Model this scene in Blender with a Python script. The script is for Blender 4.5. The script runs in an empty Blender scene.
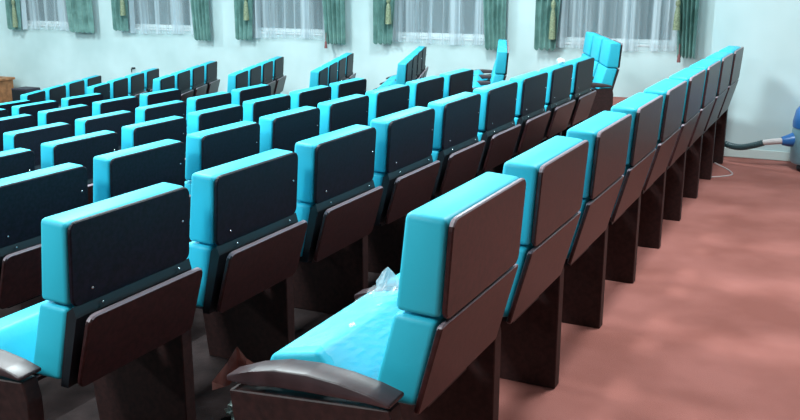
import bpy, bmesh, math, random
from mathutils import Vector, Matrix
random.seed(7)
C = bpy.context.scene.collection
PI = math.pi

# ------------------------------------------------------------------ materials
def mat(name, col, rough=.6, spec=.5, metal=0.0, bump=0.0, bscale=200, var=0.0, vscale=4, var2=None, coat=0.0, detail=3):
    m = bpy.data.materials.new(name); m.use_nodes = True
    nt = m.node_tree; b = nt.nodes['Principled BSDF']
    b.inputs['Roughness'].default_value = rough
    b.inputs['Specular IOR Level'].default_value = spec
    b.inputs['Metallic'].default_value = metal
    b.inputs['Coat Weight'].default_value = coat
    b.inputs['Coat Roughness'].default_value = .25
    tc = nt.nodes.new('ShaderNodeTexCoord')
    if var > 0:
        n = nt.nodes.new('ShaderNodeTexNoise'); n.inputs['Scale'].default_value = vscale; n.inputs['Detail'].default_value = detail
        nt.links.new(tc.outputs['Object'], n.inputs['Vector'])
        r = nt.nodes.new('ShaderNodeValToRGB')
        lo = [c*(1-var) for c in col]; hi = list(var2) if var2 else [min(1, c*(1+var)) for c in col]
        r.color_ramp.elements[0].position = .35; r.color_ramp.elements[1].position = .65
        r.color_ramp.elements[0].color = (*lo, 1); r.color_ramp.elements[1].color = (*hi, 1)
        nt.links.new(n.outputs['Fac'], r.inputs['Fac']); nt.links.new(r.outputs['Color'], b.inputs['Base Color'])
    else:
        b.inputs['Base Color'].default_value = (*col, 1)
    if bump > 0:
        n2 = nt.nodes.new('ShaderNodeTexNoise'); n2.inputs['Scale'].default_value = bscale
        nt.links.new(tc.outputs['Object'], n2.inputs['Vector'])
        bp = nt.nodes.new('ShaderNodeBump'); bp.inputs['Strength'].default_value = bump; bp.inputs['Distance'].default_value = .005
        nt.links.new(n2.outputs['Fac'], bp.inputs['Height']); nt.links.new(bp.outputs['Normal'], b.inputs['Normal'])
    return m

M = {}
M['vinyl'] = mat('turquoise_vinyl', (.030, .50, .66), .5, .35, bump=.08, bscale=90)
M['backing'] = mat('black_laminate', (.006, .004, .010), .50, .22, var=.5, vscale=70, detail=6)
M['wood'] = mat('dark_laminate', (.034, .0085, .009), .38, .45, var=.35, vscale=60, detail=6)
M['sidewood'] = mat('side_panel_wood', (.027, .009, .0085), .55, .35, var=.35, vscale=55, detail=6)
M['armwood'] = mat('armrest_wood', (.045, .024, .027), .40, .5, var=.2, vscale=20)
M['edge'] = mat('lilac_edge_band', (.26, .20, .23), .4, .5)
M['black'] = mat('black_steel', (.008, .010, .014), .5, .4)
M['chrome'] = mat('screw_steel', (.75, .75, .78), .2, .5, 1.0)
M['carpet'] = mat('red_brown_carpet', (.33, .118, .097), .95, .1, bump=.5, bscale=260, var=.13, vscale=2.2, var2=(.40, .152, .130))
M['dark_floor'] = mat('near_black_row_floor', (.020, .013, .013), .9, .1, bump=.3, bscale=200, var=.3, vscale=9)
M['wall'] = mat('white_paint', (.56, .71, .72), .8, .2, var=.10, vscale=1.3, var2=(.62, .76, .775))
M['ceiling'] = mat('ceiling_paint', (.8, .82, .82), .9, .2)
M['base'] = mat('skirting_paint', (.62, .72, .70), .6, .3)
M['frame'] = mat('window_frame_white', (.75, .80, .82), .4, .4)
M['glass'] = mat('dark_window_glass', (.17, .22, .24), .15, .6)
M['green'] = mat('green_satin', (.11, .245, .22), .5, .4, var=.3, vscale=5, var2=(.19, .35, .32))
M['gold'] = mat('gold_tassel', (.24, .28, .17), .5, .5, var=.3, vscale=60)
M['cordm'] = mat('maroon_cord', (.25, .10, .10), .8, .2)
M['hose'] = mat('dark_hose', (.03, .07, .08), .45, .4)
M['cuff'] = mat('pale_cuff', (.60, .55, .55), .5, .4)
M['blue'] = mat('blue_plastic', (.02, .14, .42), .35, .5)
M['greyblue'] = mat('grey_plastic_tank', (.16, .30, .36), .3, .5, var=.1, vscale=10)
M['cable'] = mat('white_cable', (.55, .45, .45), .5, .4)
M['cardboard'] = mat('brown_cardboard', (.17, .08, .07), .9, .1, var=.25, vscale=25)
M['paper'] = mat('white_paper', (.8, .85, .85), .8, .2)
M['oak'] = mat('orange_wood', (.42, .18, .08), .6, .3, var=.25, vscale=12)
M['cabinet'] = mat('dark_cabinet', (.04, .03, .05), .5, .4)
M['housing'] = mat('lamp_housing', (.7, .7, .7), .5, .4)

def film(name, col, alpha, rough=.15):
    m = bpy.data.materials.new(name); m.use_nodes = True
    nt = m.node_tree; b = nt.nodes['Principled BSDF']
    b.inputs['Base Color'].default_value = (*col, 1); b.inputs['Roughness'].default_value = rough
    b.inputs['Alpha'].default_value = alpha; b.inputs['Specular IOR Level'].default_value = 1.0
    return m
M['film'] = film('clear_film', (.75, .9, .95), .13)
M['tip'] = film('crumpled_film', (.75, .85, .9), .42)
M['bag'] = film('grey_plastic_bag', (.35, .45, .42), .85, .25)

m = bpy.data.materials.new('sheer_voile'); m.use_nodes = True
nt = m.node_tree; nt.nodes.clear()
out = nt.nodes.new('ShaderNodeOutputMaterial'); mx = nt.nodes.new('ShaderNodeMixShader')
tr = nt.nodes.new('ShaderNodeBsdfTransparent'); df = nt.nodes.new('ShaderNodeBsdfDiffuse'); df.inputs['Color'].default_value = (.62, .72, .78, 1)
tc = nt.nodes.new('ShaderNodeTexCoord'); mp = nt.nodes.new('ShaderNodeMapping'); mp.inputs['Scale'].default_value = (5.5, 1, .12)
nz = nt.nodes.new('ShaderNodeTexNoise'); nz.inputs['Scale'].default_value = 1.6; nz.inputs['Detail'].default_value = 4
rp = nt.nodes.new('ShaderNodeValToRGB'); rp.color_ramp.elements[0].position = .42; rp.color_ramp.elements[1].position = .62
rp.color_ramp.elements[0].color = (.16, .16, .16, 1); rp.color_ramp.elements[1].color = (.72, .72, .72, 1)
nt.links.new(tc.outputs['Object'], mp.inputs['Vector']); nt.links.new(mp.outputs['Vector'], nz.inputs['Vector'])
nt.links.new(nz.outputs['Fac'], rp.inputs['Fac']); nt.links.new(rp.outputs['Color'], mx.inputs['Fac'])
nt.links.new(tr.outputs[0], mx.inputs[1]); nt.links.new(df.outputs[0], mx.inputs[2]); nt.links.new(mx.outputs[0], out.inputs['Surface'])
M['sheer'] = m
m = bpy.data.materials.new('lamp_diffuser'); m.use_nodes = True
b = m.node_tree.nodes['Principled BSDF']; b.inputs['Emission Color'].default_value = (.9, 1, 1, 1); b.inputs['Emission Strength'].default_value = 3
M['lamp'] = m

# ------------------------------------------------------------------ mesh helpers
def add_box(bm, x0, x1, y0, y1, z0, z1):
    v = [bm.verts.new((x, y, z)) for z in (z0, z1) for x, y in ((x0, y0), (x1, y0), (x1, y1), (x0, y1))]
    for f in ((3, 2, 1, 0), (4, 5, 6, 7), (0, 1, 5, 4), (1, 2, 6, 5), (2, 3, 7, 6), (3, 0, 4, 7)):
        bm.faces.new([v[i] for i in f])
    return bm
def box(*a): return add_box(bmesh.new(), *a)
def add_prism(bm, prof, x0, x1):
    """profile in (y,z), counter-clockwise seen from +x, extruded along x"""
    a = [bm.verts.new((x0, y, z)) for y, z in prof]; b = [bm.verts.new((x1, y, z)) for y, z in prof]
    n = len(prof)
    bm.faces.new(list(reversed(a))); bm.faces.new(b)
    for i in range(n): bm.faces.new((a[i], a[(i+1) % n], b[(i+1) % n], b[i]))
    bmesh.ops.recalc_face_normals(bm, faces=bm.faces)
    return bm
def prism(prof, x0, x1): return add_prism(bmesh.new(), prof, x0, x1)
def bevel(bm, off, seg=2, edges=None):
    bmesh.ops.bevel(bm, geom=list(edges if edges is not None else bm.edges), offset=off, segments=seg, affect='EDGES', profile=.5, clamp_overlap=True)
    return bm
def corner_panel(prof, x0, x1, r=.022, edge=.003):
    """thin board with rounded corners"""
    bm = prism(prof, x0, x1)
    short = sorted([e for e in bm.edges if abs(e.verts[0].co.x-e.verts[1].co.x) < 1e-6], key=lambda e: e.calc_length())[:4]
    bevel(bm, r, 4, short)
    sharp = [e for e in bm.edges if len(e.link_faces) == 2 and e.calc_face_angle(0) > 1.0]
    bevel(bm, edge, 1, sharp)
    return bm
def add_tube(bm, pts, r, seg=8, ridges=0.0):
    pts = [Vector(p) for p in pts]; rings = []
    for i, p in enumerate(pts):
        t = (pts[min(i+1, len(pts)-1)] - pts[max(i-1, 0)]).normalized()
        up = Vector((0, 0, 1)) if abs(t.z) < .9 else Vector((1, 0, 0))
        a = t.cross(up).normalized(); b = a.cross(t).normalized()
        rr = (r[i] if isinstance(r, (list, tuple)) else r) * (1 + ridges*(i % 2))
        rings.append([bm.verts.new(p + a*rr*math.cos(2*PI*k/seg) + b*rr*math.sin(2*PI*k/seg)) for k in range(seg)])
    for i in range(len(rings)-1):
        for k in range(seg): bm.faces.new((rings[i][k], rings[i][(k+1) % seg], rings[i+1][(k+1) % seg], rings[i+1][k]))
    bm.faces.new(list(reversed(rings[0]))); bm.faces.new(rings[-1])
    bmesh.ops.recalc_face_normals(bm, faces=bm.faces)
    return bm
def tube(*a, **k): return add_tube(bmesh.new(), *a, **k)
def mesh_obj(name, bm, m, parent=None, loc=(0, 0, 0), rotz=0, smooth=False):
    me = bpy.data.meshes.new(name)
    if smooth:
        for f in bm.faces: f.smooth = True
    bm.to_mesh(me); bm.free()
    if smooth: me.set_sharp_from_angle(angle=math.radians(50))
    me.materials.append(M[m])
    o = bpy.data.objects.new(name, me); C.objects.link(o)
    if parent: o.parent = parent
    o.location = loc; o.rotation_euler = (0, 0, rotz)
    return o
def tag(o, label, cat, group=None):
    o['label'] = label; o['category'] = cat
    if group: o['group'] = group
    return o
def struct(name, bm, m, parent=None):
    o = mesh_obj(name, bm, m, parent)
    if not parent: o['kind'] = 'structure'
    return o
def thing(name, label, cat, loc=(0, 0, 0), rotz=0, group=None):
    o = bpy.data.objects.new(name, None); C.objects.link(o); o.empty_display_size = .2
    o.location = loc; o.rotation_euler = (0, 0, rotz)
    return tag(o, label, cat, group)
def dup(root, loc, rotz, label, group):
    r = root.copy(); C.objects.link(r); r.location = loc; r.rotation_euler = (0, 0, rotz)
    r['label'] = label; r['group'] = group
    for ch in list(root.children):
        c = ch.copy(); C.objects.link(c); c.parent = r
        for g in ch.children:
            d = g.copy(); C.objects.link(d); d.parent = c
    return r

# ------------------------------------------------------------------ hall layout
# x runs across the rows (negative = towards the stage), y runs along the rows to the window wall
WY = 11.36          # curtained wall
NY = 7.30           # nearer bare wall on the right
NX = -.80
XR, XL, YB, ZC = 6.5, -13.6, -8.0, 3.5
FL = dict(c=0, d=-.112, e=-.240, f=-.363, g=-.459, h=-.562, i=-.669, j=-.804, k=-.947)
# risers of the raked floor, one in front of each row
ris = [('c', XR), ('d', -1.20), ('e', -2.22), ('f', -3.17), ('g', -4.08), ('h', -5.12), ('i', -6.14), ('j', -7.18), ('k', -8.16)]
def riser_line(x):
    t = math.tan(math.radians(19.5)); y1 = 8.15
    if x == XR: return [(x, YB), (x, 7.2), (x, 7.42), (x, WY)]
    if x == -1.20: return [(x, YB), (x, 7.2), (NX+.1, 7.42), (NX+.1, WY)]
    return [(x, YB), (x, 7.2), (x, y1), (x - t*(WY-y1), WY)]
bm = bmesh.new(); stepz = -1.15
for n, (r, x) in enumerate(ris):
    a = riser_line(x)
    b = riser_line(ris[n+1][1]) if n+1 < len(ris) else [(XL, YB), (XL, 7.2), (XL, 8.15), (XL, WY)]
    poly = a + b[::-1]
    top = [bm.verts.new((px, py, FL[r])) for px, py in poly]; bot = [bm.verts.new((px, py, stepz)) for px, py in poly]
    # quads for the top keep the bend clean
    for i in range(3):
        bm.faces.new((top[i], top[i+1], top[6-i], top[7-i])); bm.faces.new((bot[7-i], bot[6-i], bot[i+1], bot[i]))
    for i in range(8): bm.faces.new((top[i], bot[i], bot[(i+1) % 8], top[(i+1) % 8]))
bmesh.ops.recalc_face_normals(bm, faces=bm.faces)
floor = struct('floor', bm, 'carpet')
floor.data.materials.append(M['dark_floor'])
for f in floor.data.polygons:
    if f.center.x < -1.25 and f.center.y < 8.2 or f.center.x < -2.2: f.material_index = 1  # floor from the second row onward set near-black instead of the carpet colour
struct('ceiling', box(XL-.2, XR+.2, YB-.2, WY+.2, ZC, ZC+.15), 'ceiling')
struct('wall_near', box(NX, XR, NY, NY+.2, -.02, ZC), 'wall')
struct('wall_return', box(NX, NX+.2, NY+.2, WY, -.15, ZC), 'wall')
struct('wall_right', box(XR, XR+.2, YB, NY, -.02, ZC), 'wall')
struct('wall_back', box(XL, XR, YB-.2, YB, -1.15, ZC), 'wall')
struct('wall_left', box(XL-.2, XL, YB-.2, WY, -1.15, ZC), 'wall')
struct('baseboard_near', bevel(box(NX+.01, XR-.01, NY-.014, NY-.001, 0.001, .07), .003, 1), 'base')

# curtained wall with five window openings
P0, PER = -12.24, 2.2275
wins = [(P0 + i*PER + .16, P0 + i*PER + 1.67) for i in range(5)]
SILL, HEAD = .534, 2.35
bm = bmesh.new()
add_box(bm, XL, NX, WY, WY+.25, -1.15, SILL); add_box(bm, XL, NX, WY, WY+.25, HEAD, ZC)
edges = [XL] + [v for w in wins for v in w] + [NX]
for k in range(0, len(edges), 2): add_box(bm, edges[k], edges[k+1], WY, WY+.25, SILL, HEAD)
struct('wall_window', bm, 'wall')
for i, (a, b) in enumerate(wins):
    fr = bmesh.new(); g = .002
    for q in ((a+g, b-g, SILL+g, SILL+.05), (a+g, b-g, HEAD-.06, HEAD-g)): add_box(fr, q[0], q[1], WY+.08, WY+.14, q[2], q[3])
    for x0, x1 in ((a+g, a+.05), (b-.05, b-g)): add_box(fr, x0, x1, WY+.08, WY+.14, SILL+.05, HEAD-.06)
    w = struct('window_%d' % (i+1), fr, 'frame')
    pane = mesh_obj('pane', box(a+.05, b-.05, WY+.105, WY+.115, SILL+.05, HEAD-.06), 'glass', w)
    mesh_obj('window_sill', bevel(box(a-.04, b+.04, WY-.010, WY+.075, SILL-.03, SILL-.002), .004, 1), 'frame', w)

# ------------------------------------------------------------------ curtains
def drape_bm(w0, w1, zt, zb, folds, depth, seed):
    """gathered curtain: width varies from top to bottom, vertical folds, doubled sheet"""
    rnd = random.Random(seed); ph = rnd.random()*6
    nu, nv = folds*8, 14; bm = bmesh.new(); sh = []
    for side in (0, 1):
        g = []
        for j in range(nv+1):
            t = j/nv; z = zt + (zb-zt)*t; row = []
            for i in range(nu+1):
                u = i/nu
                x = (w0[0] + (w1[0]-w0[0])*t)*(1-u) + (w0[1] + (w1[1]-w0[1])*t)*u
                y = -depth*(.5+.5*math.sin(u*folds*2*PI + ph + .5*math.sin(3*t))) - side*.004
                zz = z + (.018*math.sin(u*folds*2*PI+1+ph) if j == nv else 0)
                row.append(bm.verts.new((x, y, zz)))
            g.append(row)
        sh.append(g)
        for j in range(nv):
            for i in range(nu):
                f = (g[j][i], g[j][i+1], g[j+1][i+1], g[j+1][i])
                bm.faces.new(f if side else f[::-1])
    A, B = sh
    for j in range(nv):
        bm.faces.new((A[j][0], A[j+1][0], B[j+1][0], B[j][0])); bm.faces.new((A[j][nu], B[j][nu], B[j+1][nu], A[j+1][nu]))
    for i in range(nu):
        bm.faces.new((A[0][i], B[0][i], B[0][i+1], A[0][i+1])); bm.faces.new((A[nv][i], A[nv][i+1], B[nv][i+1], B[nv][i]))
    bmesh.ops.recalc_face_normals(bm, faces=bm.faces)
    return bm
def sheer_bm(w, zt, zb, folds, seed):
    rnd = random.Random(seed); ph = [rnd.random()*6 for _ in range(3)]
    nu, nv = folds*8, 4; bm = bmesh.new(); g = []
    for j in range(nv+1):
        t = j/nv; row = []
        for i in range(nu+1):
            u = i/nu
            y = .022*math.sin(u*folds*2*PI+ph[0]) + .012*math.sin(u*folds*3.3*PI+ph[1])
            z = zt + (zb-zt)*t + (.01*math.sin(u*7+ph[2]) if j == nv else 0)
            row.append(bm.verts.new((w*u, y, z)))
        g.append(row)
    for j in range(nv):
        for i in range(nu): bm.faces.new((g[j][i], g[j+1][i], g[j+1][i+1], g[j][i+1]))
    return bm
def tassel_parts(parent, x, y, ztop, zbot):
    L = ztop-zbot
    prof = [(0, .008), (.1, .010), (.14, .026), (.24, .030), (.30, .016), (.36, .026), (.55, .034), (.85, .040), (1, .042)]
    mesh_obj('tassel', tube([(x, y, ztop - L*a) for a, r in prof], [r for a, r in prof], 10), 'gold', parent, smooth=True)
order = ['leftmost', 'second from the left', 'middle', 'fourth from the left', 'rightmost']
# per window: left drape width, right drape x range, tassel heights, drape hem heights
spec = [(.28, (1.32, 1.82), (.86, .49), .46, .45), (.29, (1.52, 1.80), (1.02, .72), .50, .40), (.28, (1.48, 1.79), (.96, .70), .43, .42),
        (.28, (1.57, 1.84), (.96, .70), .44, .42), (.27, (1.72, 1.92), (.97, .57), .44, .41)]
for i in range(5):
    x0 = P0 + i*PER; lw, (ra, rb), (tz0, tz1), hl, hr = spec[i]
    t = thing('green_drape', 'green satin drape at the left side of the %s window' % order[i], 'curtain', (x0, WY-.10, 0), 0, 'green drapes on the window wall')
    mesh_obj('fabric', drape_bm((.0, lw*1.5), (.0, lw), 2.55, hl, 4, .05, i), 'green', t, smooth=True)
    mesh_obj('tieback', bevel(box(-.005, lw*1.05, -.075, .0, tz0+.10, tz0+.15), .01, 2), 'gold', t)
    tassel_parts(t, lw*.86, -.085, tz0+.12, tz1)
    t = thing('green_drape', 'green satin drape at the right side of the %s window' % order[i], 'curtain', (x0+ra, WY-.10, 0), 0, 'green drapes on the window wall')
    mesh_obj('fabric', drape_bm((-.14, rb-ra), (0, rb-ra), 2.55, hr, 5, .05, i+20), 'green', t, smooth=True)
    if i in (2, 4):
        mesh_obj('cord', tube([(.03, -.055, .56), (.03, -.065, .50), (.032, -.07, .445)], .005), 'cordm', t)
        mesh_obj('cord_tassel', tube([(.032, -.07, .445), (.032, -.07, .43), (.032, -.07, .35)], [.008, .016, .022], 8), 'cordm', t, smooth=True)
    if i == 4: tassel_parts(t, -.02, -.085, 1.1, .72)
    s = mesh_obj('sheer_curtain', sheer_bm(1.56, 2.52, .455, 12, i+5), 'sheer', loc=(x0+.13, WY-.085 + .0, 0), smooth=True)
    s.location.y = WY-.052
    tag(s, 'white translucent sheer curtain hanging over the %s window' % order[i], 'curtain', 'sheer curtains on the window wall')

# ------------------------------------------------------------------ auditorium chair
def banded(o):
    # the rim of a board carries a paler edge band
    o.data.materials.append(M['edge'])
    big = max(o.data.polygons, key=lambda f: f.area); n = big.normal.copy()
    for f in o.data.polygons:
        if abs(f.normal.dot(n)) < .95 and f.normal.z > .2: f.material_index = 1
    return o
def rounded_cushion(prof, x0, x1, r=.014):
    return bevel(prism(prof, x0, x1), r, 3)
HW = .238
def make_chair(flush, label, group):
    th = .011 if flush else 0
    t = thing('auditorium_chair', label, 'chair', group=group)
    # upper backrest pad and its board
    mesh_obj('backrest_cushion', rounded_cushion([(.010, .850), (.024, .630), (.119+th, .634), (.095+th, .856)], -HW, HW), 'vinyl', t, smooth=True)
    bp_ = mesh_obj('back_panel', corner_panel([(-.005, .851), (.010, .626), (.022, .626), (.008, .851)], -HW+.004, HW-.004, .026), 'wood' if flush else 'backing', t)
    mesh_obj('lumbar_cushion', rounded_cushion([(.030, .622), (.078, .415), (.185+th*.5, .415), (.128+th*.5, .628)], -HW+.002, HW-.002), 'vinyl', t, smooth=True)
    if flush:
        mesh_obj('lower_back_panel', corner_panel([(.011, .620), (.068, .402), (.081, .405), (.025, .620)], -.246, .246, .010), 'wood', t)
        mesh_obj('seat_bracket', box(-.12, .12, .10, .24, .36, .41), 'black', t)
    else:
        lp = mesh_obj('lower_back_panel', corner_panel([(-.034, .606), (.026, .395), (.040, .398), (-.018, .610)], -.222, .246, .026, .004), 'wood', t)
        bm = prism([(.012, .630), (.004, .600), (.055, .40), (.080, .40), (.035, .612)], -.232, .232)
        fr = mesh_obj('back_frame', bm, 'black', t)
        mesh_obj('seat_bracket', box(-.12, .12, .10, .24, .36, .41), 'black', t)
        for sx, yy, zz, par in ((-.17, .006, .665, bp_), (.19, -.003, .755, bp_), (-.14, .004, .617, fr), (.17, .004, .617, fr)):
            b = bmesh.new(); bmesh.ops.create_uvsphere(b, u_segments=8, v_segments=6, radius=.0042)
            bmesh.ops.translate(b, verts=b.verts, vec=(sx, yy-.003, zz)); mesh_obj('screw', b, 'chrome', par, smooth=True)
    # seat pad tipped up
    mesh_obj('seat_cushion', bevel(prism([(.205, .395), (.400, .375), (.447, .465), (.432, .487), (.315, .512)], -.262, .222), .014, 3), 'vinyl', t, smooth=True)
    mesh_obj('seat_shell', corner_panel([(.200, .388), (.205, .372), (.415, .352), (.462, .450), (.452, .455), (.404, .368)], -.225, .225, .004, .002), 'wood', t)
    for ch in t.children:
        if ch.name.startswith('lower_back_panel') or flush and ch.name.startswith('back_panel'): banded(ch)
    side_parts(t, -.325)
    return t
def side_parts(t, x):
    bm = prism([(.072, 0), (.440, 0), (.492, .422), (.085, .458), (.072, .405)], x-.025, x+.025)
    mesh_obj('side_panel', bevel(bm, .003, 1), 'sidewood', t)
    # bowed armrest
    top = [(.080, .476), (.13, .489), (.20, .500), (.28, .505), (.36, .499), (.43, .481), (.498, .456)]
    bot = [(.080, .466), (.13, .468), (.20, .466), (.28, .463), (.36, .458), (.43, .448), (.498, .442)]
    bm = prism(bot + top[::-1], x-.036, x+.038)
    for v in bm.verts:
        if v.co.y > .48: v.co.x = x + (v.co.x-x)*.7
    mesh_obj('armrest', bevel(bm, .004, 2), 'armwood', t, smooth=True)

rows = [('c', -.655, 1.923, 88.78, 9), ('d', -1.649, 1.876, 89.27, 9), ('e', -2.584, 2.453, 89.33, 8), ('f', -3.530, 3.090, 89.51, 7),
        ('g', -4.419, 4.257, 90.07, 5), ('h', -5.459, 4.940, 90.3, 4), ('i', -6.481, 5.623, 90.3, 3), ('j', -7.527, 6.892, 90.3, 1)]
wings = [('S1', -8.739, 8.180, 110.2, 'k', 4), ('S2', -7.717, 8.220, 110.2, 'j', 4), ('S3', -6.773, 8.264, 109.8, 'i', 4), ('S4', -5.712, 8.206, 109.0, 'h', 4),
         ('S5', -4.583, 8.017, 109.0, 'g', 4), ('S6', -3.717, 8.229, 108.5, 'f', 4), ('S7', -2.813, 8.619, 108.5, 'e', 3), ('S8', -1.675, 8.42, 111.2, 'd', 3)]
ords = ['first', 'second', 'third', 'fourth', 'fifth', 'sixth', 'seventh', 'eighth', 'ninth', 'tenth']
rown = dict(c='rear row beside the open red carpet', d='second row from the back', e='third row from the back', f='fourth row from the back', g='fifth row from the back',
            h='sixth row from the back', i='seventh row from the back', j='eighth row from the back')
proto = {}
def end_cap(root, x):
    side_parts(root, x)
for r, x0, y0, th, n in rows:
    extra = {'g': 1}.get(r, 0)   # one more chair where the row runs on past the frame
    a = math.radians(th)
    for k in range(-extra, n):
        loc = (x0 + .6*k*math.cos(a), y0 + .6*k*math.sin(a), FL[r])
        fromfar = n-1-k
        if r == 'c': label = 'turquoise chair, %s of the rear row beside the red carpet' % ('last, at the far wall end' if k == n-1 else '%s from the near end' % ords[k])
        elif fromfar == 0: label = 'turquoise chair at the cross aisle end of the ' + rown[r]
        else: label = 'turquoise chair, %s from the cross aisle in the %s' % (ords[fromfar], rown[r])
        if r == 'c' and k == 0: label = 'turquoise chair with plastic wrap on its seat, nearest in the rear row'
        elif r == 'd' and k == 0: label = 'black-backed turquoise chair with bowed armrest, near end of second row from the back'
        grp = 'auditorium chairs in the ' + rown[r]
        key = 'flush' if r == 'c' else 'gap'
        if key not in proto:
            o = make_chair(key == 'flush', label, grp); proto[key] = o; o.location = loc; o.rotation_euler.z = a
        else: o = dup(proto[key], loc, a, label, grp)
        if k == n-1: last = o
    # far end of the row gets its own side panel and armrest
    ends = last
    pend = globals().setdefault('pending', []); pend.append(ends)
wn = {'S1': 'leftmost', 'S2': 'second', 'S3': 'third', 'S4': 'fourth', 'S5': 'fifth', 'S6': 'sixth', 'S7': 'seventh', 'S8': 'rightmost'}
place4 = ['nearest', 'second', 'third', 'farthest']
place3 = ['nearest', 'middle', 'farthest']
for nm, x0, y0, th, r, n in wings:
    a = math.radians(th)
    for k in range(n):
        d = .6*k + .3
        loc = (x0 + d*math.cos(a), y0 + d*math.sin(a), FL[r])
        pl = (place4 if n == 4 else place3)[k]
        o = dup(proto['flush' if nm in ('S7', 'S8') else 'gap'], loc, a, 'turquoise chair, %s in the %s short row%s beyond the cross aisle' % (pl, wn[nm], '' if nm in ('S1', 'S8') else ' from the left'), 'auditorium chairs in the short rows under the windows')
    pending.append(o)
for o in pending: end_cap(o, .275)

# ------------------------------------------------------------------ loose things
def crumple(name, size, seed, m, sub=3, amp=.35, loc=(0, 0, 0), rotz=0):
    rnd = random.Random(seed); bm = bmesh.new(); bmesh.ops.create_icosphere(bm, subdivisions=sub, radius=1)
    for v in bm.verts:
        v.co *= 1 + rnd.uniform(-amp, amp); v.co = Vector((v.co.x*size[0], v.co.y*size[1], v.co.z*size[2]))
    zmin = min(v.co.z for v in bm.verts)
    for v in bm.verts: v.co.z -= zmin
    return mesh_obj(name, bm, m, loc=loc, rotz=rotz)
ac = math.radians(88.71)
def cpos(lx, ly, z, k=0, r='c'):
    x0, y0, th, n = [q[1:] for q in rows if q[0] == r][0]
    a = math.radians(th); x0 += .6*k*math.cos(a); y0 += .6*k*math.sin(a)
    return Vector((x0 + lx*math.cos(a) - ly*math.sin(a), y0 + lx*math.sin(a) + ly*math.cos(a), z + FL[r]))
# clear plastic wrap lying over the far end of the tipped seat of the nearest rear-row chair
rnd = random.Random(3); bm = bmesh.new(); nu, nv = 22, 26; g = []
path = [(.412, .496), (.39, .501), (.35, .514), (.312, .522), (.288, .50), (.262, .47), (.235, .435), (.205, .405)]
for j in range(nv+1):
    t = j/nv*(len(path)-1); k = min(int(t), len(path)-2); f = t-k
    y = path[k][0]*(1-f)+path[k+1][0]*f; z = path[k][1]*(1-f)+path[k+1][1]*f; row = []
    for i in range(nu+1):
        u = i/nu; x = -.245 + .49*u; e = .0025 + .003*u
        peak = max(0, 1-abs(u-.93)/.12)*max(0, 1-abs(y-.37)/.09)
        row.append(bm.verts.new(cpos(x+rnd.uniform(-.004, .004), y+rnd.uniform(-e, e), z+rnd.uniform(0, e*.8)+.03*peak)))
    g.append(row)
for j in range(nv):
    for i in range(nu): bm.faces.new((g[j][i], g[j][i+1], g[j+1][i+1], g[j+1][i]))
wrap = mesh_obj('plastic_wrap', bm, 'film')
rt = random.Random(8); b = bmesh.new(); tip = cpos(.205, .36, .575)
prev = None
for j in range(6):
    rr = .052*(1-j/5)**.8+.004; ring = [b.verts.new(cpos(.200+rr*math.cos(q)*rt.uniform(.7, 1.2), .365+rr*.8*math.sin(q)*rt.uniform(.7, 1.2), .498+.014*j+rt.uniform(-.004, .004))) for q in [2*PI*i/14 for i in range(14)]]
    if prev:
        for i in range(14): b.faces.new((prev[i], prev[(i+1) % 14], ring[(i+1) % 14], ring[i]))
    prev = ring
b.faces.new(prev)
mesh_obj('crumpled_peak', b, 'tip', wrap)
tag(wrap, 'clear crumpled plastic wrap left on the seat of the nearest rear-row chair', 'plastic wrap')
# torn cardboard round the front of the first armrest
bm = bmesh.new()
pts = [(-.366, .495, .437), (-.366, .526, .440), (-.30, .530, .462), (-.272, .522, .492), (-.262, .505, .462), (-.256, .480, .447)]
low = [(-.366, .512, .425), (-.368, .525, .42), (-.295, .533, .40), (-.268, .526, .42), (-.262, .515, .425), (-.258, .512, .43)]
A = [bm.verts.new(cpos(*p)) for p in pts]; B = [bm.verts.new(cpos(*p)) for p in low]
for k in range(5): bm.faces.new((A[k], A[k+1], B[k+1], B[k]))
bmesh.ops.solidify(bm, geom=list(bm.faces), thickness=.004)
tag(mesh_obj('cardboard_scrap', bm, 'cardboard'), 'torn brown cardboard scrap wrapped around the front of the nearest armrest', 'cardboard')
tag(crumple('plastic_bag', (.04, .035, .04), 5, 'bag', loc=(-2.06, 2.27, FL['d'])), 'grey crumpled plastic bag on the floor under the second row, at bottom left', 'plastic bag')
tag(crumple('plastic_bag', (.04, .04, .03), 9, 'bag', loc=(-1.66, 2.33, FL['d'])), 'pale green crumpled plastic bag on the floor behind the nearest armrest', 'plastic bag')
p = cpos(.10, .05, .858, 7, 'd')
tag(crumple('crumpled_paper', (.028, .025, .022), 12, 'paper', 2, .25, loc=p), 'small crumpled white paper resting on a chair top near the cross aisle', 'paper')

# vacuum cleaner by the bare wall
t = thing('vacuum_cleaner', 'blue and grey vacuum cleaner standing by the bare wall at the right edge', 'vacuum cleaner', (.0, 7.03, 0))
def cyl(rs, z, n=28):
    return tube([(0, 0, q) for q in z], rs, n)
mesh_obj('tank', cyl([.165, .175, .178, .178, .17], [.05, .07, .16, .28, .30]), 'greyblue', t, smooth=True)
mesh_obj('motor_head', cyl([.178, .180, .165, .13, .07], [.302, .34, .42, .47, .49]), 'blue', t, smooth=True)
mesh_obj('handle', tube([(-.08, 0, .46), (-.07, 0, .53), (0, 0, .55), (.07, 0, .53), (.08, 0, .46)], .012), 'blue', t, smooth=True)
for k in range(4):
    a = PI/4 + k*PI/2
    b = bmesh.new(); bmesh.ops.create_uvsphere(b, u_segments=12, v_segments=8, radius=.028)
    bmesh.ops.translate(b, verts=b.verts, vec=(.135*math.cos(a), .135*math.sin(a), .028)); mesh_obj('caster', b, 'black', t, smooth=True)
mesh_obj('hose_port', tube([(-.160, -.05, .215), (-.195, -.065, .207), (-.235, -.075, .203)], [.05, .042, .030], 16), 'blue', t, smooth=True)
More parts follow.
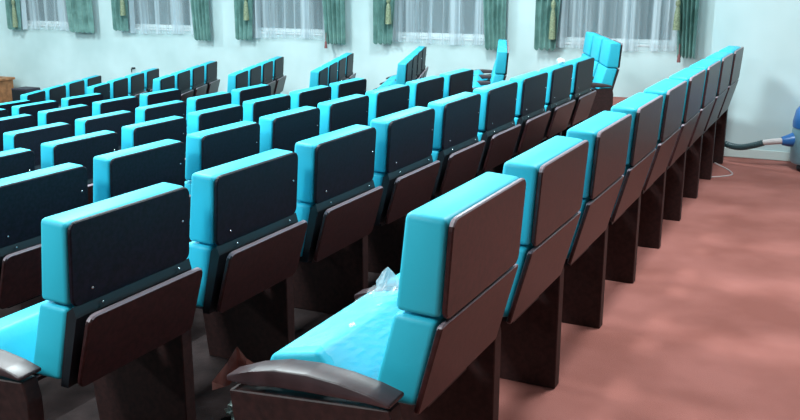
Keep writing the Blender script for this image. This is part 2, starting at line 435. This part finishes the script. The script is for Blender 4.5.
mesh_obj('hose_cuff', tube([(-.228, -.073, .204), (-.29, -.08, .196), (-.36, -.08, .182)], [.021, .021, .018], 14), 'cuff', t, smooth=True)
hp = [(-.352, -.08, .183), (-.425, -.065, .154), (-.50, -.04, .132), (-.57, -.01, .130), (-.66, .03, .148), (-.73, .07, .150), (-.79, .12, .10), (-.80, .15, .035)]
fine = []
for k in range(len(hp)-1):
    p0 = Vector(hp[max(k-1, 0)]); p1 = Vector(hp[k]); p2 = Vector(hp[k+1]); p3 = Vector(hp[min(k+2, len(hp)-1)])
    for q in range(10):
        s = q/10
        fine.append(.5*((2*p1)+(p2-p0)*s+(2*p0-5*p1+4*p2-p3)*s*s+(3*p1-p0-3*p2+p3)*s**3))
fine.append(Vector(hp[-1]))
mesh_obj('hose', tube(fine, .021, 12, ridges=.12), 'hose', t, smooth=False)
# thin cable on the carpet
cp = [(-.72, 7.10, .004), (-.70, 7.03, .004), (-.644, 6.925, .004), (-.549, 6.736, .004), (-.516, 6.604, .004), (-.572, 6.506, .004), (-.690, 6.419, .004)]
fine = []
for k in range(len(cp)-1):
    p0 = Vector(cp[max(k-1, 0)]); p1 = Vector(cp[k]); p2 = Vector(cp[k+1]); p3 = Vector(cp[min(k+2, len(cp)-1)])
    for q in range(6):
        s = q/6
        fine.append(.5*((2*p1)+(p2-p0)*s+(2*p0-5*p1+4*p2-p3)*s*s+(3*p1-p0-3*p2+p3)*s**3))
tag(mesh_obj('power_cable', tube(fine, .005, 6), 'cable', smooth=True), 'thin pale cable looping on the red carpet at the far end of the rear row', 'cable')

# far left, by the curtained wall
t = thing('wooden_cabinet', 'low orange wooden cabinet by the window wall at the left edge', 'cabinet', (-12.62, 11.0, FL['k']))
mesh_obj('body', bevel(box(-.42, .42, -.2, .2, .03, .58), .004, 1), 'oak', t)
mesh_obj('top', bevel(box(-.45, .45, -.23, .22, .582, .62), .004, 1), 'oak', t)
for s in (-1, 1):
    d = mesh_obj('door', bevel(box(min(s*.01, s*.40), max(s*.01, s*.40), -.218, -.2005, .06, .55), .003, 1), 'oak', t)
    mesh_obj('knob', tube([(s*.05, -.218, .32), (s*.05, -.24, .32)], .012, 8), 'black', d)
t = thing('loudspeaker', 'dark low box standing on the floor below the leftmost window', 'speaker', (-11.72, 11.0, FL['k']))
mesh_obj('body', bevel(box(-.16, .16, -.15, .15, 0, .49), .006, 2), 'cabinet', t)
mesh_obj('grille', bevel(box(-.145, .145, -.162, -.1505, .02, .47), .003, 1), 'black', t)
t = thing('wall_hook', 'small dark bracket on the wall below the second window from the left', 'bracket', (-9.79, WY, 0))
mesh_obj('plate', bevel(box(-.035, .035, -.012, -.0005, -.10, -.075), .003, 1), 'black', t)
mesh_obj('peg', tube([(0, -.012, -.088), (0, -.05, -.10), (0, -.055, -.15)], [.014, .012, .008], 8), 'black', t)

# ------------------------------------------------------------------ lamps on the ceiling
def lamp(x, y, power, where):
    t = thing('ceiling_light', 'white rectangular ceiling light %s' % where, 'lamp', (x, y, ZC), group='ceiling lights')
    mesh_obj('housing', bevel(box(-.32, .32, -.62, .62, -.06, -.001), .005, 1), 'housing', t)
    mesh_obj('diffuser', box(-.29, .29, -.59, .59, -.068, -.0605), 'lamp', t)
    l = bpy.data.lights.new('lamp', 'AREA'); l.shape = 'RECTANGLE'; l.size = .58; l.size_y = 1.18; l.energy = power; l.color = (.84, .98, 1.0)
    o = bpy.data.objects.new('lamp', l); C.objects.link(o); o.parent = t; o.location = (0, 0, -.075)
LP = [(-3.0, -1.0, 170), (-7.0, -1.0, 150), (-11, -1.0, 150), (-3.2, 3.4, 190), (-7.0, 3.4, 190), (-11.0, 3.4, 170), (-3.4, 8.6, 130), (-7.2, 7.6, 150), (-11.0, 7.8, 130), (-.1, 4.2, 125)]
nmn = ['over the near left corner', 'over the near rows', 'over the near stage side', 'over the middle of the back rows', 'over the middle rows', 'over the middle stage side',
       'over the short rows at the right', 'over the far rows', 'over the far stage side', 'over the red carpet']
for (x, y, p), w in zip(LP, nmn): lamp(x, y, p, w)

wd = bpy.data.worlds.new('night'); bpy.context.scene.world = wd; wd.use_nodes = True
wd.node_tree.nodes['Background'].inputs['Color'].default_value = (.25, .33, .38, 1)
wd.node_tree.nodes['Background'].inputs['Strength'].default_value = .3

# ------------------------------------------------------------------ camera
cam = bpy.data.cameras.new('camera'); co = bpy.data.objects.new('camera', cam); C.objects.link(co)
cam.sensor_width = 36; cam.lens = 920.48/800*36; cam.clip_start = .05
yaw = math.radians(114.7); pit = .2505153; roll = .0028841
F = Vector((math.cos(yaw)*math.cos(pit), math.sin(yaw)*math.cos(pit), -math.sin(pit)))
R = Vector((math.sin(yaw), -math.cos(yaw), 0)); U = R.cross(F)
r2 = R*math.cos(roll) + U*math.sin(roll); u2 = U*math.cos(roll) - R*math.sin(roll)
mw = Matrix((r2, u2, -F)).transposed().to_4x4(); mw.translation = Vector((0, 0, 1.3344))
co.matrix_world = mw
sc = bpy.context.scene; sc.camera = co
sc.view_settings.view_transform = 'Standard'; sc.view_settings.look = 'None'; sc.view_settings.gamma = 1
sc.view_settings.use_curve_mapping = False; sc.view_settings.exposure = 0.4
